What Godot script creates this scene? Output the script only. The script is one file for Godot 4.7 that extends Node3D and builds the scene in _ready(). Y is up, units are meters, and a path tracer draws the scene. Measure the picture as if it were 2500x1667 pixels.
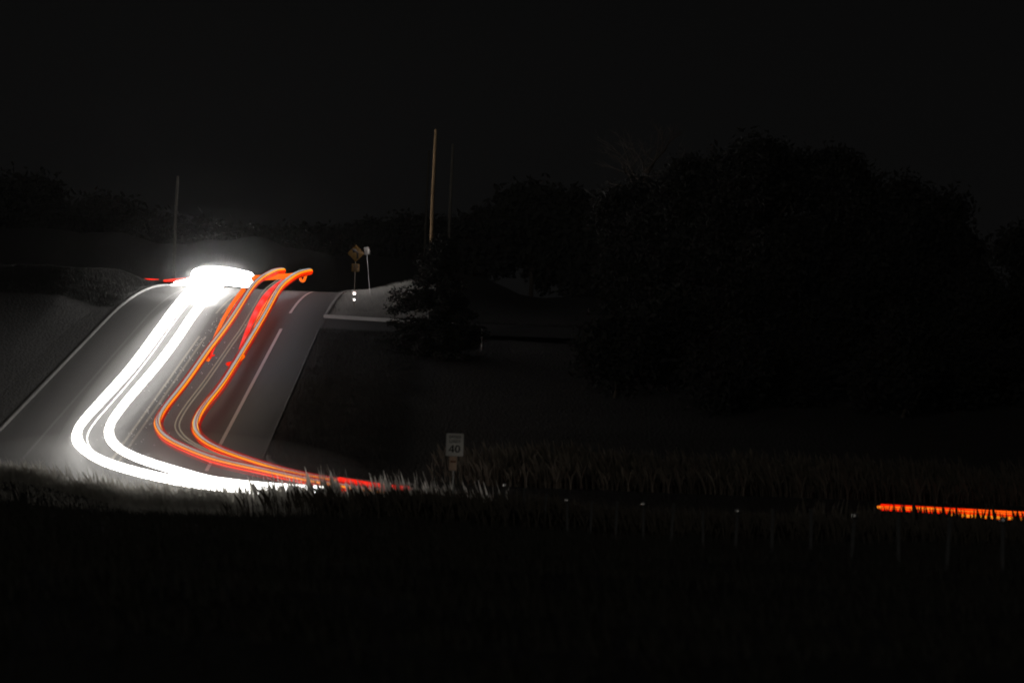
extends Node3D
# A hill road at night, seen from the opposite slope through a long lens: one long exposure of headlights and tail lights.
# Units are metres. The camera stands at x = 0, z = 0; "d" below is the distance in front of it (z = -d).

const LIFT := 7.1            # the camera's height over the zero level
const GRADE := 0.10548       # the hill road's slope
const FOOT := -23.087
const SKEW := 0.0064

var M := {}
var used := {}
var rng := RandomNumberGenerator.new()
var bumps := FastNoiseLite.new()

func _ready():
	rng.seed = 4711
	bumps.seed = 12; bumps.frequency = 0.06; bumps.fractal_octaves = 4
	# ---- camera
	var cam := Camera3D.new(); cam.name = "camera"
	cam.position = Vector3(0, LIFT, 0)
	cam.rotation_degrees = Vector3(0, 0, 2.2)      # the tripod head stood a little off level
	cam.fov = rad_to_deg(2.0 * atan(833.5 / 10000.0))
	var glass := CameraAttributesPhysical.new()
	glass.frustum_focal_length = 12.0 / (833.5 / 10000.0)   # on a frame 24 mm high
	glass.exposure_aperture = 2.0; glass.frustum_focus_distance = 1500.0
	glass.frustum_near = 0.5; glass.frustum_far = 2000.0
	cam.attributes = glass
	cam.near = 0.5; cam.far = 2000.0
	add_child(cam); cam.current = true
	# ---- sky, moonlight, haze
	var env := Environment.new()
	var sm := ProceduralSkyMaterial.new()
	sm.sky_top_color = Color(0.0016, 0.0016, 0.0016).linear_to_srgb()
	sm.sky_horizon_color = Color(0.0029, 0.0029, 0.0029).linear_to_srgb()
	sm.sky_curve = 0.12
	sm.ground_bottom_color = Color(0.0008, 0.0008, 0.0008).linear_to_srgb()
	sm.ground_horizon_color = Color(0.0028, 0.0028, 0.0027).linear_to_srgb()
	var sky := Sky.new(); sky.sky_material = sm
	env.background_mode = Environment.BG_SKY; env.sky = sky
	env.tonemap_mode = Environment.TONE_MAPPER_LINEAR
	env.tonemap_exposure = 1.0
	env.sdfgi_enabled = true; env.ssao_enabled = true; env.ssil_enabled = true
	env.fog_enabled = true
	env.fog_density = 0.00004
	env.fog_light_color = Color(0.9, 0.9, 0.9)
	env.volumetric_fog_enabled = true; env.volumetric_fog_density = 0.0     # only for the banks of exhaust haze on the crest
	var we := WorldEnvironment.new(); we.name = "night_air"; we.environment = env
	add_child(we)
	var moon := DirectionalLight3D.new(); moon.name = "moonlight"
	moon.light_color = Color(1.0, 0.97, 0.92); moon.light_energy = 0.035; moon.light_angular_distance = 0.5
	moon.shadow_enabled = true; moon.rotation_degrees = Vector3(-14, -16, 0)
	add_child(moon)

	make_materials()
	build_ground()
	build_roads()
	build_trees()
	build_grass()
	build_poles()
	build_signs()
	build_fence()
	build_trails()

# ------------------------------------------------------------------ helpers
func numbered(called: String) -> String:
	if not used.has(called):
		used[called] = 0
		return called
	used[called] += 1
	return "%s_%03d" % [called, used[called]]

func thing(called: String, label: String, category: String, at := Vector3.ZERO, group := "") -> Node3D:
	var o := Node3D.new(); o.name = numbered(called); o.position = at
	add_child(o)
	o.set_meta("label", label); o.set_meta("category", category)
	if group != "": o.set_meta("group", group)
	return o

func put(called: String, mesh: Mesh, mat: Material, parent: Node = null, at := Vector3.ZERO) -> MeshInstance3D:
	var o := MeshInstance3D.new(); o.mesh = mesh; o.material_override = mat; o.position = at
	if parent == null:
		o.name = numbered(called); add_child(o)
	else:
		o.name = called; parent.add_child(o, true)
	return o

func tag(o: Node, label: String, category: String, group := "") -> void:
	o.set_meta("label", label); o.set_meta("category", category)
	if group != "": o.set_meta("group", group)

func struct(o: Node) -> void:
	o.set_meta("kind", "structure")

func lin(r: float, g: float, b: float) -> Color:
	return Color(r, g, b).linear_to_srgb()

func noise_tex(freq: float, lo: Color, hi: Color, sd: int, size := 512, oct := 4) -> NoiseTexture2D:
	var n := FastNoiseLite.new(); n.seed = sd; n.frequency = freq; n.fractal_octaves = oct
	var t := NoiseTexture2D.new(); t.width = size; t.height = size; t.seamless = true; t.noise = n
	var g := Gradient.new(); g.set_color(0, lo); g.set_color(1, hi); t.color_ramp = g
	return t

func bump_tex(freq: float, sd: int, strength: float) -> NoiseTexture2D:
	var n := FastNoiseLite.new(); n.seed = sd; n.frequency = freq; n.fractal_octaves = 3
	var t := NoiseTexture2D.new(); t.width = 512; t.height = 512; t.seamless = true; t.noise = n
	t.as_normal_map = true; t.bump_strength = strength
	return t

func tri(tex: Texture2D, scale: float, rough: float, normal: Texture2D = null, ns := 1.0) -> StandardMaterial3D:
	var m := StandardMaterial3D.new()
	m.albedo_texture = tex; m.roughness = rough
	m.uv1_triplanar = true; m.uv1_world_triplanar = true; m.uv1_scale = Vector3.ONE * scale
	if normal:
		m.normal_enabled = true; m.normal_texture = normal; m.normal_scale = ns
	return m

func plain(c: Color, rough: float, metal := 0.0) -> StandardMaterial3D:
	var m := StandardMaterial3D.new(); m.albedo_color = c; m.roughness = rough; m.metallic = metal
	return m

func make_materials() -> void:
	M.soil = tri(noise_tex(0.02, lin(0.006, 0.006, 0.0055), lin(0.024, 0.0235, 0.021), 3), 0.11, 1.0, bump_tex(0.08, 4, 6.0))
	M.asphalt = tri(noise_tex(0.12, lin(0.026, 0.026, 0.026), lin(0.100, 0.099, 0.098), 7), 0.35, 0.72, bump_tex(0.25, 8, 5.0), 0.7)
	M.asphalt.uv1_scale = Vector3(0.10, 0.35, 0.9)      # worn in streaks across the lanes
	M.side_asphalt = tri(noise_tex(0.10, lin(0.015, 0.015, 0.015), lin(0.028, 0.028, 0.028), 9), 0.3, 0.85)
	M.concrete = tri(noise_tex(0.05, lin(0.06, 0.06, 0.059), lin(0.12, 0.118, 0.115), 11), 0.5, 0.85)
	M.pale_concrete = tri(noise_tex(0.05, lin(0.22, 0.22, 0.215), lin(0.36, 0.355, 0.35), 12), 0.5, 0.85)
	M.white_paint = tri(noise_tex(0.09, lin(0.38, 0.38, 0.38), lin(0.72, 0.72, 0.72), 13), 0.8, 0.6)
	M.worn_paint = tri(noise_tex(0.09, lin(0.05, 0.05, 0.05), lin(0.16, 0.16, 0.16), 14), 0.7, 0.7)
	M.yellow_paint = tri(noise_tex(0.09, lin(0.12, 0.11, 0.09), lin(0.26, 0.235, 0.19), 15), 0.8, 0.6)
	M.bark = tri(noise_tex(0.05, lin(0.025, 0.020, 0.016), lin(0.07, 0.058, 0.045), 17), 0.6, 1.0)
	M.leaf = plain(lin(0.016, 0.017, 0.015), 0.95)
	M.leaf_dark = plain(lin(0.010, 0.011, 0.010), 0.98)
	M.pole = tri(noise_tex(0.03, lin(0.055, 0.034, 0.014), lin(0.12, 0.075, 0.034), 19), 0.5, 0.95)
	M.pole_grey = tri(noise_tex(0.03, lin(0.030, 0.027, 0.022), lin(0.065, 0.06, 0.05), 20), 0.5, 0.95)
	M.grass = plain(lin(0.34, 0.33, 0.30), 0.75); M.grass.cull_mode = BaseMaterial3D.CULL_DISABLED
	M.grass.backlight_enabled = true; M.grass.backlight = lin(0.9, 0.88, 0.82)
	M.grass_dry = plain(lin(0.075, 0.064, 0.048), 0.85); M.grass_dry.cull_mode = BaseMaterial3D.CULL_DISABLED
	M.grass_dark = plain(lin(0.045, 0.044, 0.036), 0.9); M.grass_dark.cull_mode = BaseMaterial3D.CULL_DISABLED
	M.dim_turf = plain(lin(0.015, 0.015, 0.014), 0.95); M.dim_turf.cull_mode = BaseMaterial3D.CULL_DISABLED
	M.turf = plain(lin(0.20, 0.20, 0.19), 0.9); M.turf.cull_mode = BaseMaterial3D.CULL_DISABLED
	M.sign_white = plain(lin(0.85, 0.84, 0.81), 0.5)
	M.sign_black = plain(lin(0.02, 0.02, 0.02), 0.6)
	M.sign_yellow = plain(lin(0.125, 0.068, 0.012), 0.6)
	M.sign_grey = plain(lin(0.36, 0.345, 0.33), 0.6)
	M.sign_orange = plain(lin(0.80, 0.56, 0.42), 0.6)
	M.sign_back = plain(lin(0.35, 0.35, 0.35), 0.5, 0.6)
	M.steel = plain(lin(0.42, 0.43, 0.43), 0.5, 0.4)
	M.tan_post = plain(lin(0.13, 0.11, 0.085), 0.7)
	M.mirror = plain(lin(0.95, 0.95, 0.95), 0.35, 1.0)
	M.mirror_disc = plain(lin(0.95, 0.95, 0.95), 0.08, 1.0)
	M.post_paint = tri(noise_tex(0.15, lin(0.03, 0.03, 0.03), lin(0.17, 0.18, 0.19), 23), 1.2, 0.7)
	# light
	M.white_hot = glow(Color(1.0, 0.985, 0.965), 7.5)
	M.white_crest = glow(Color(1.0, 0.985, 0.965), 34.0)
	M.red_core = streak_mat(1.12)
	M.red_plain = streak_mat(1.1, Color(1.0, 0.60, 0.14), Color(1.0, 0.52, 0.07), Color(1.0, 0.34, 0.03))
	M.red_hot = glow(Color(1.0, 0.12, 0.02), 1.0)
	M.orange_hot = glow(Color(1.0, 0.42, 0.05), 1.1)
	M.salmon = glow(Color(1.0, 0.16, 0.07), 0.9)
	M.grey_glow = glow(Color(0.42, 0.385, 0.33), 1.5)
	M.white_fringe = [glow(Color(1.0, 0.985, 0.965), 3.0)]
	M.red_fringe = glow(Color(1.0, 0.05, 0.01), 0.28)

func glow(c: Color, k: float) -> StandardMaterial3D:
	var m := StandardMaterial3D.new()
	m.albedo_color = Color(0.02, 0.02, 0.02); m.roughness = 1.0
	m.emission_enabled = true; m.emission = c; m.emission_energy_multiplier = k
	return m

func streak_mat(k: float, grey := Color(0.60, 0.61, 0.61), gold := Color(0.90, 0.68, 0.34), orange := Color(1.0, 0.62, 0.10)) -> StandardMaterial3D:
	# round the streak's girth: burnt-out grey in the middle, orange, then red
	var im := Image.create(128, 4, false, Image.FORMAT_RGB8)
	for x in 128:
		var a: float = absf(wrapf(x / 128.0 + 0.5, 0.0, 1.0) - 0.5) * 360.0   # degrees from the top
		var c: Color
		var red := Color(1.0, 0.20, 0.02)
		if a < 27.0: c = grey
		elif a < 36.0: c = grey.lerp(gold, (a - 27.0) / 9.0)
		elif a < 44.0: c = gold.lerp(orange, (a - 36.0) / 8.0)
		elif a < 66.0: c = orange
		elif a < 82.0: c = orange.lerp(red, (a - 66.0) / 16.0)
		else: c = red
		for y in 4: im.set_pixel(x, y, c)
	var m := StandardMaterial3D.new()
	m.albedo_color = Color(0.02, 0.02, 0.02); m.roughness = 1.0
	m.emission_enabled = true; m.emission = Color.WHITE; m.emission_operator = BaseMaterial3D.EMISSION_OP_MULTIPLY
	m.emission_texture = ImageTexture.create_from_image(im); m.emission_energy_multiplier = k
	return m

# ------------------------------------------------------------------ the lie of the land
func road_h(d: float) -> float:      # the road surface over the zero level
	var h: float
	if d <= 222.0:
		h = GRADE * maxf(d, 150.0) + FOOT
	else:
		var e := minf(d, 285.0) - 222.0
		h = GRADE * 222.0 + FOOT + GRADE * e - 0.00231 * e * e / 2.0
		if d > 285.0: h += (GRADE - 0.00231 * 63.0) * (minf(d, 340.0) - 285.0)
	return h + LIFT

func road_x(d: float) -> float:      # the double yellow line
	return -16.2 - SKEW * (d - 200.0) - 0.00 * d

func on_road(x: float, d: float, up := 0.0) -> Vector3:
	return Vector3(x, road_h(d) + up, -d)

func ground_h(x: float, d: float) -> float:
	var field: float = LIFT - 1.7 - 0.0342 * d
	var n: float = bumps.get_noise_2d(x, d)
	field += n * 0.35 * smoothstep(20.0, 60.0, d) * smoothstep(150.0, 125.0, d)
	field += (0.15 * smoothstep(9.0, -3.0, x) + 0.25 * smoothstep(-9.5, -6.5, x) * smoothstep(5.0, 0.0, x) + 0.95 * smoothstep(-11.5, -18.5, x)) * smoothstep(132.0, 146.0, d) - 0.3 * smoothstep(146.0, 150.0, d)
	if d < 148.0: return field
	var side: float = x - road_x(d)
	var far: float = road_h(d) - 0.22
	# banks on both sides of the hill road near its crest, and a ditch lower down
	var right: float = smoothstep(6.6, 11.0, side) * smoothstep(19.0, 13.0, side) * smoothstep(229.5, 246.0, d) * (0.72 + 0.2 * n)
	var left: float = smoothstep(-6.4, -9.0, side) * (0.26 + 0.5 * smoothstep(212.0, 240.0, d)) * (1.0 + 0.25 * n)
	if side < -5.9: left += 0.26
	if side > 6.1 and (d < 221.0 or d > 229.0): right += 0.235
	far += right + left
	if side > 6.4 and d < 224.0 and d > 164.0: far += n * 0.12 * smoothstep(7.5, 10.0, side) - 0.15 * smoothstep(8.5, 13.0, side)
	if absf(side) > 9.0 and d > 250.0: far += n * 0.5
	# a low ridge beyond the crest
	far += (8.6 + 2.0 * bumps.get_noise_2d(x * 0.6, 7.0)) * smoothstep(360.0, 430.0, d) * smoothstep(30.0, -25.0, x)
	return lerpf(field, far, smoothstep(148.0, 153.0, d))

func sheet(xs: PackedFloat32Array, ds: PackedFloat32Array, height: Callable) -> ArrayMesh:
	var st := SurfaceTool.new(); st.begin(Mesh.PRIMITIVE_TRIANGLES)
	for d in ds:
		for x in xs:
			st.add_vertex(Vector3(x, height.call(x, d), -d))
	var w := xs.size()
	for j in ds.size() - 1:
		for i in w - 1:
			var a := j * w + i
			for k in [a, a + w, a + 1, a + 1, a + w, a + w + 1]: st.add_index(k)
	st.generate_normals()
	return st.commit()

func steps(from: float, to: float, by: float) -> PackedFloat32Array:
	var out := PackedFloat32Array()
	var n := int(ceil((to - from) / by))
	for i in n + 1: out.append(lerpf(from, to, float(i) / n))
	return out

func build_ground() -> void:
	var xs := PackedFloat32Array()
	for v in [-900.0, -500.0, -260.0, -150.0, -100.0, -70.0]: xs.append(v)
	xs.append_array(steps(-50.0, 50.0, 0.8))
	for v in [70.0, 100.0, 150.0, 260.0, 500.0, 900.0]: xs.append(v)
	var ds := PackedFloat32Array()
	for v in [-400.0, -150.0, -50.0]: ds.append(v)
	ds.append_array(steps(-10.0, 130.0, 3.5))
	ds.append_array(steps(131.0, 300.0, 0.8))
	for v in [310.0, 325.0, 345.0, 360.0, 370.0, 380.0, 390.0, 400.0, 410.0, 420.0, 430.0, 450.0, 600.0, 900.0, 1400.0]: ds.append(v)
	struct(put("ground", sheet(xs, ds, ground_h), M.soil))

# ------------------------------------------------------------------ roads
func strip(from: float, to: float, left: Callable, right: Callable, up: float, across := 4, by := 2.0) -> ArrayMesh:
	# a sheet that follows the road surface between two edges given as functions of d
	var st := SurfaceTool.new(); st.begin(Mesh.PRIMITIVE_TRIANGLES)
	var ds := steps(from, to, by)
	for d in ds:
		for i in across + 1:
			var x: float = lerpf(left.call(d), right.call(d), float(i) / across)
			st.add_vertex(on_road(x, d, up))
	var w := across + 1
	for j in ds.size() - 1:
		for i in across:
			var a := j * w + i
			for k in [a, a + w, a + 1, a + 1, a + w, a + w + 1]: st.add_index(k)
	st.generate_normals()
	return st.commit()

func line(parent: Node, called: String, off: float, width: float, from: float, to: float, mat: Material, up := 0.006) -> void:
	put(called, strip(from, to, func(d): return road_x(d) + off - width / 2, func(d): return road_x(d) + off + width / 2, up, 1, 1.5), mat, parent)

func kerb_mesh(path: PackedVector3Array, width: float, high: float) -> ArrayMesh:
	# a concrete kerb with a rounded top edge swept along points on the road surface
	var st := SurfaceTool.new(); st.begin(Mesh.PRIMITIVE_TRIANGLES)
	var prof := [Vector2(0, -0.2), Vector2(0, high - 0.03), Vector2(0.03, high), Vector2(width - 0.02, high), Vector2(width, high - 0.02), Vector2(width, -0.2)]
	var n := prof.size()
	for i in path.size():
		var t: Vector3 = (path[mini(i + 1, path.size() - 1)] - path[maxi(i - 1, 0)]); t.y = 0; t = t.normalized()
		var side := Vector3(-t.z, 0, t.x)
		for p in prof: st.add_vertex(path[i] + side * p.x + Vector3(0, p.y, 0))
	for i in path.size() - 1:
		for k in n - 1:
			var a := i * n + k
			for q in [a, a + n, a + 1, a + 1, a + n, a + n + 1]: st.add_index(q)
	st.generate_normals()
	return st.commit()

func build_roads() -> void:
	var road := put("hill_road", strip(152.6, 335.0, func(d): return road_x(d) - 5.8, func(d): return road_x(d) + 6.0, 0.0, 8), M.asphalt)
	struct(road)
	# the road at the foot, which runs off to the right
	var cross := put("cross_road", strip(152.6, 163.0, func(_d): return -23.0, func(_d): return 90.0, -0.006, 40), M.asphalt)
	struct(cross)
	var fan := SurfaceTool.new(); fan.begin(Mesh.PRIMITIVE_TRIANGLES)
	var arc := PackedVector3Array()
	for i in 13:
		var a := PI / 2 * i / 12.0
		arc.append(on_road(-9.98 + 6.5 - 6.5 * cos(a), 163.0 + 6.5 - 6.5 * sin(a), -0.003))
	var corner := on_road(-10.4, 162.5, -0.003)
	for i in 12:
		for v in [corner, arc[i], arc[i + 1]]: fan.add_vertex(v)
	fan.generate_normals()
	put("corner_paving", fan.commit(), M.asphalt, cross)
	var ret := PackedVector3Array()
	for v in arc: ret.append(v)
	ret.reverse()
	put("kerb", kerb_mesh(ret, 0.18, 0.13), M.concrete, cross)
	# the side street on the right, just below the crest
	var side := put("side_street", strip(221.6, 227.9, func(d): return road_x(d) + 5.99, func(_d): return 40.0, -0.01, 24, 1.0), M.side_asphalt)
	struct(side)
	# kerbs of the hill road
	var lk := PackedVector3Array(); var rk := PackedVector3Array(); var rk2 := PackedVector3Array()
	for d in steps(160.0, 330.0, 2.0): lk.append(on_road(road_x(d) - 5.62, d))
	for d in steps(169.5, 221.6, 2.0): rk.append(on_road(road_x(d) + 5.86, d))
	for d in steps(228.4, 330.0, 2.0): rk2.append(on_road(road_x(d) + 5.86, d))
	lk.reverse()
	put("kerb", kerb_mesh(lk, 0.14, 0.12), M.concrete, road)
	put("kerb", kerb_mesh(rk, 0.09, 0.06), M.side_asphalt, road)
	put("kerb", kerb_mesh(rk2, 0.22, 0.12), M.concrete, road)
	var sk := PackedVector3Array()
	for x in steps(-10.45, -3.0, 2.0): sk.append(on_road(x, 228.3 - 0.28 * (x + 10.5), 0.0))
	put("kerb", kerb_mesh(sk, 0.35, 0.17), M.pale_concrete, side)
	struct(put("verge", strip(160.0, 330.0, func(d): return road_x(d) - 7.6, func(d): return road_x(d) - 5.82, 0.10, 4), M.soil))
	struct(put("verge", strip(171.0, 221.3, func(d): return road_x(d) + 5.96, func(d): return road_x(d) + 7.4, 0.03, 4), M.soil))
	# paint
	line(road, "yellow_line", -0.16, 0.11, 165.0, 215.5, M.yellow_paint)
	line(road, "yellow_line", 0.16, 0.11, 165.0, 215.5, M.yellow_paint)
	line(road, "yellow_line", -0.16, 0.11, 228.0, 330.0, M.yellow_paint)
	line(road, "yellow_line", 0.16, 0.11, 228.0, 330.0, M.yellow_paint)
	line(road, "white_line", 3.86, 0.15, 165.0, 220.8, M.white_paint)
	line(road, "white_line", 3.86, 0.15, 230.0, 330.0, M.white_paint)
	line(road, "worn_white_line", -3.72, 0.12, 166.0, 330.0, M.worn_paint)

# ------------------------------------------------------------------ tubes
func smooth_path(pts: Array, per := 5) -> PackedVector3Array:
	var out := PackedVector3Array()
	var n := pts.size()
	for i in n - 1:
		var a: Vector3 = pts[maxi(i - 1, 0)]; var b: Vector3 = pts[i]; var c: Vector3 = pts[i + 1]; var e: Vector3 = pts[mini(i + 2, n - 1)]
		for k in per: out.append(b.cubic_interpolate(c, a, e, float(k) / per))
	out.append(pts[n - 1])
	for turn in 3:
		var was := out.duplicate()
		for i in range(1, out.size() - 1): out[i] = (was[i - 1] + was[i] * 2.0 + was[i + 1]) / 4.0
	return out

func tube(path: PackedVector3Array, radius: Callable, sides := 12, tip := true, twist := 0.0) -> ArrayMesh:
	var st := SurfaceTool.new(); st.begin(Mesh.PRIMITIVE_TRIANGLES)
	var n := path.size()
	var rows := []
	if tip:
		for k in 3: rows.append([0, cos(PI / 2 * (1.0 - k / 3.0)), -sin(PI / 2 * (1.0 - k / 3.0))])
	for i in n: rows.append([i, 1.0, 0.0])
	if tip:
		for k in 3: rows.append([n - 1, cos(PI / 2 * (k + 1) / 3.0), sin(PI / 2 * (k + 1) / 3.0)])
	for row in rows:
		var i: int = row[0]
		var t: Vector3 = (path[mini(i + 1, n - 1)] - path[maxi(i - 1, 0)]).normalized()
		var up := (Vector3.UP - t * t.y)
		if up.length() < 0.05: up = Vector3.BACK - t * t.z
		up = up.normalized()
		var out := t.cross(up)
		var r: float = radius.call(float(i) / (n - 1))
		for k in sides + 1:
			var a := TAU * k / sides + twist
			var dir := up * cos(a) + out * sin(a)
			st.set_uv(Vector2(float(k) / sides, float(i) / (n - 1)))
			st.set_normal((dir * row[1] + t * row[2]).normalized() if row[1] > 0.01 else t * row[2])
			st.add_vertex(path[i] + dir * r * maxf(row[1], 0.002) + t * r * row[2])
	var w := sides + 1
	for j in rows.size() - 1:
		for k in sides:
			var a := j * w + k
			for q in [a, a + w, a + 1, a + 1, a + w, a + w + 1]: st.add_index(q)
	return st.commit()

func fringe(parent: Node, path: PackedVector3Array, mats: Array, counts: Array, reach: Array, r: float, sd: int, least := 0.0) -> void:
	# the fainter lines of the cars that passed a little to the side of the rest
	var g := RandomNumberGenerator.new(); g.seed = sd
	for level in mats.size():
		var st := SurfaceTool.new(); st.begin(Mesh.PRIMITIVE_TRIANGLES)
		for k in counts[level]:
			var off: Vector2
			if least > 0.0:
				var a: float = TAU * k / counts[level]
				off = Vector2(cos(a), sin(a)) * g.randf_range(least, reach[level] * 1.1)
			else:
				off = Vector2(g.randfn() * reach[level], clampf(g.randfn() * reach[level] * 0.5, -0.45, 0.5))
			var p := PackedVector3Array()
			var wob := g.randf() * TAU
			for i in path.size():
				var t: Vector3 = (path[mini(i + 1, path.size() - 1)] - path[maxi(i - 1, 0)]); t.y = 0; t = t.normalized()
				p.append(path[i] + Vector3(-t.z, 0, t.x) * (off.x + 0.02 * sin(wob + i * 0.3)) + Vector3(0, off.y, 0))
			st.append_from(tube(p, func(_t): return r, 5, false), 0, Transform3D.IDENTITY)
		put("fringe", st.commit(), mats[level], parent)

func along(list: Array) -> Array:      # (x, height over the road, d) -> points
	var out := []
	for p in list: out.append(on_road(p.x, p.z, p.y))
	return out

# ------------------------------------------------------------------ trees
func leaf_clump(sd: int, leaves: int, reach: float, size: float, droop := 0.0) -> ArrayMesh:
	var r := RandomNumberGenerator.new(); r.seed = sd
	var st := SurfaceTool.new(); st.begin(Mesh.PRIMITIVE_TRIANGLES)
	for i in leaves:
		var c := Vector3(r.randfn(), r.randfn() * 0.75, r.randfn()) * reach * 0.5
		var a := Vector3(r.randfn(), r.randfn() * 0.6 - droop, r.randfn()).normalized()
		var b := a.cross(Vector3(r.randfn(), r.randfn(), r.randfn())).normalized()
		var s := size * r.randf_range(0.6, 1.3)
		var p := [c - a * s, c + b * s * 0.45, c + a * s, c - b * s * 0.45]
		for k in [0, 1, 2, 0, 2, 3]: st.add_vertex(p[k])
	st.generate_normals()
	return st.commit()

func branch(st: SurfaceTool, a: Vector3, b: Vector3, r0: float, r1: float, sides := 6) -> void:
	var t := (b - a).normalized()
	var u := t.cross(Vector3(0.31, 0.2, 0.93)).normalized()
	var v := t.cross(u)
	for k in sides:
		var p0 := u * cos(TAU * k / sides) + v * sin(TAU * k / sides)
		var p1 := u * cos(TAU * (k + 1) / sides) + v * sin(TAU * (k + 1) / sides)
		for q in [a + p0 * r0, a + p1 * r0, b + p0 * r1, a + p1 * r0, b + p1 * r1, b + p0 * r1]: st.add_vertex(q)

func fork(st: SurfaceTool, r: RandomNumberGenerator, at: Vector3, dir: Vector3, length: float, thick: float, depth: int) -> void:
	var mid := at + dir * length * 0.5 + Vector3(r.randfn(), r.randfn(), r.randfn()) * length * 0.05
	var end := at + dir * length
	branch(st, at, mid, thick, thick * 0.8, 5); branch(st, mid, end, thick * 0.8, thick * 0.55, 5)
	if depth <= 0: return
	for k in (3 if depth > 1 else 4):
		var d2 := (dir + Vector3(r.randfn(), r.randfn() * 0.6 + 0.15, r.randfn()) * 0.55).normalized()
		fork(st, r, mid.lerp(end, r.randf()), d2, length * r.randf_range(0.5, 0.8), thick * 0.5, depth - 1)

func tree(called: String, label: String, x: float, d: float, top: float, wide: float, lobes: int, clumps: int, sd: int, mat: Material, clump: Mesh, low := 0.12, scale := 1.0) -> void:
	# top: height over the zero level; wide: half the crown's width
	var r := RandomNumberGenerator.new(); r.seed = sd
	var base := Vector3(x, ground_h(x, d) - 0.05, -d)
	var high := top - base.y
	var o := thing(called, label, "tree", base, "trees round the hill road")
	var st := SurfaceTool.new(); st.begin(Mesh.PRIMITIVE_TRIANGLES)
	var trunk_top := high * 0.55
	var prev := Vector3.ZERO
	for i in 4:
		var nxt := Vector3(r.randfn() * 0.1, trunk_top * (i + 1) / 4.0, r.randfn() * 0.1)
		branch(st, prev, nxt, high * 0.024 * (1.0 - i * 0.17), high * 0.024 * (0.83 - i * 0.17), 8); prev = nxt
	var cs := []
	for i in lobes:
		var a := TAU * i / lobes + r.randf() * 0.9
		var hh := high * r.randf_range(low + 0.12, 0.86)
		var spread := wide * sqrt(maxf(0.05, 1.0 - pow(absf(hh / high - 0.42) / 0.6, 2.0))) * r.randf_range(0.35, 0.85)
		var c := Vector3(cos(a) * spread, hh, sin(a) * spread)
		var rad := wide * r.randf_range(0.24, 0.42)
		c.y = minf(c.y, high - rad * 0.8)
		cs.append([c, rad])
		branch(st, Vector3(0, minf(hh * 0.6, trunk_top), 0), c, high * 0.010, 0.03, 5)
	cs.append([Vector3(0, high - wide * 0.34, 0), wide * 0.34])
	cs.append([Vector3(0, high * 0.5, 0), wide * 0.6])
	st.generate_normals()
	put("trunk", st.commit(), M.bark, o)
	var mm := MultiMesh.new(); mm.transform_format = MultiMesh.TRANSFORM_3D; mm.mesh = clump; mm.instance_count = clumps
	for i in clumps:
		var l: Array = cs[r.randi() % cs.size()]
		var v: Vector3 = Vector3(r.randfn(), r.randfn(), r.randfn()).normalized() * pow(r.randf(), 0.45) * float(l[1])
		v.y *= 0.8
		var p: Vector3 = l[0] + v
		p.y = maxf(p.y, high * low)
		var b := Basis.from_euler(Vector3(r.randf() * TAU, r.randf() * TAU, r.randf() * TAU)).scaled(Vector3.ONE * scale * r.randf_range(0.6, 1.25))
		mm.set_instance_transform(i, Transform3D(b, p))
	var c := MultiMeshInstance3D.new(); c.name = "crown"; c.multimesh = mm; c.material_override = mat
	c.set_meta("kind", "stuff")
	o.add_child(c, true)

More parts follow.
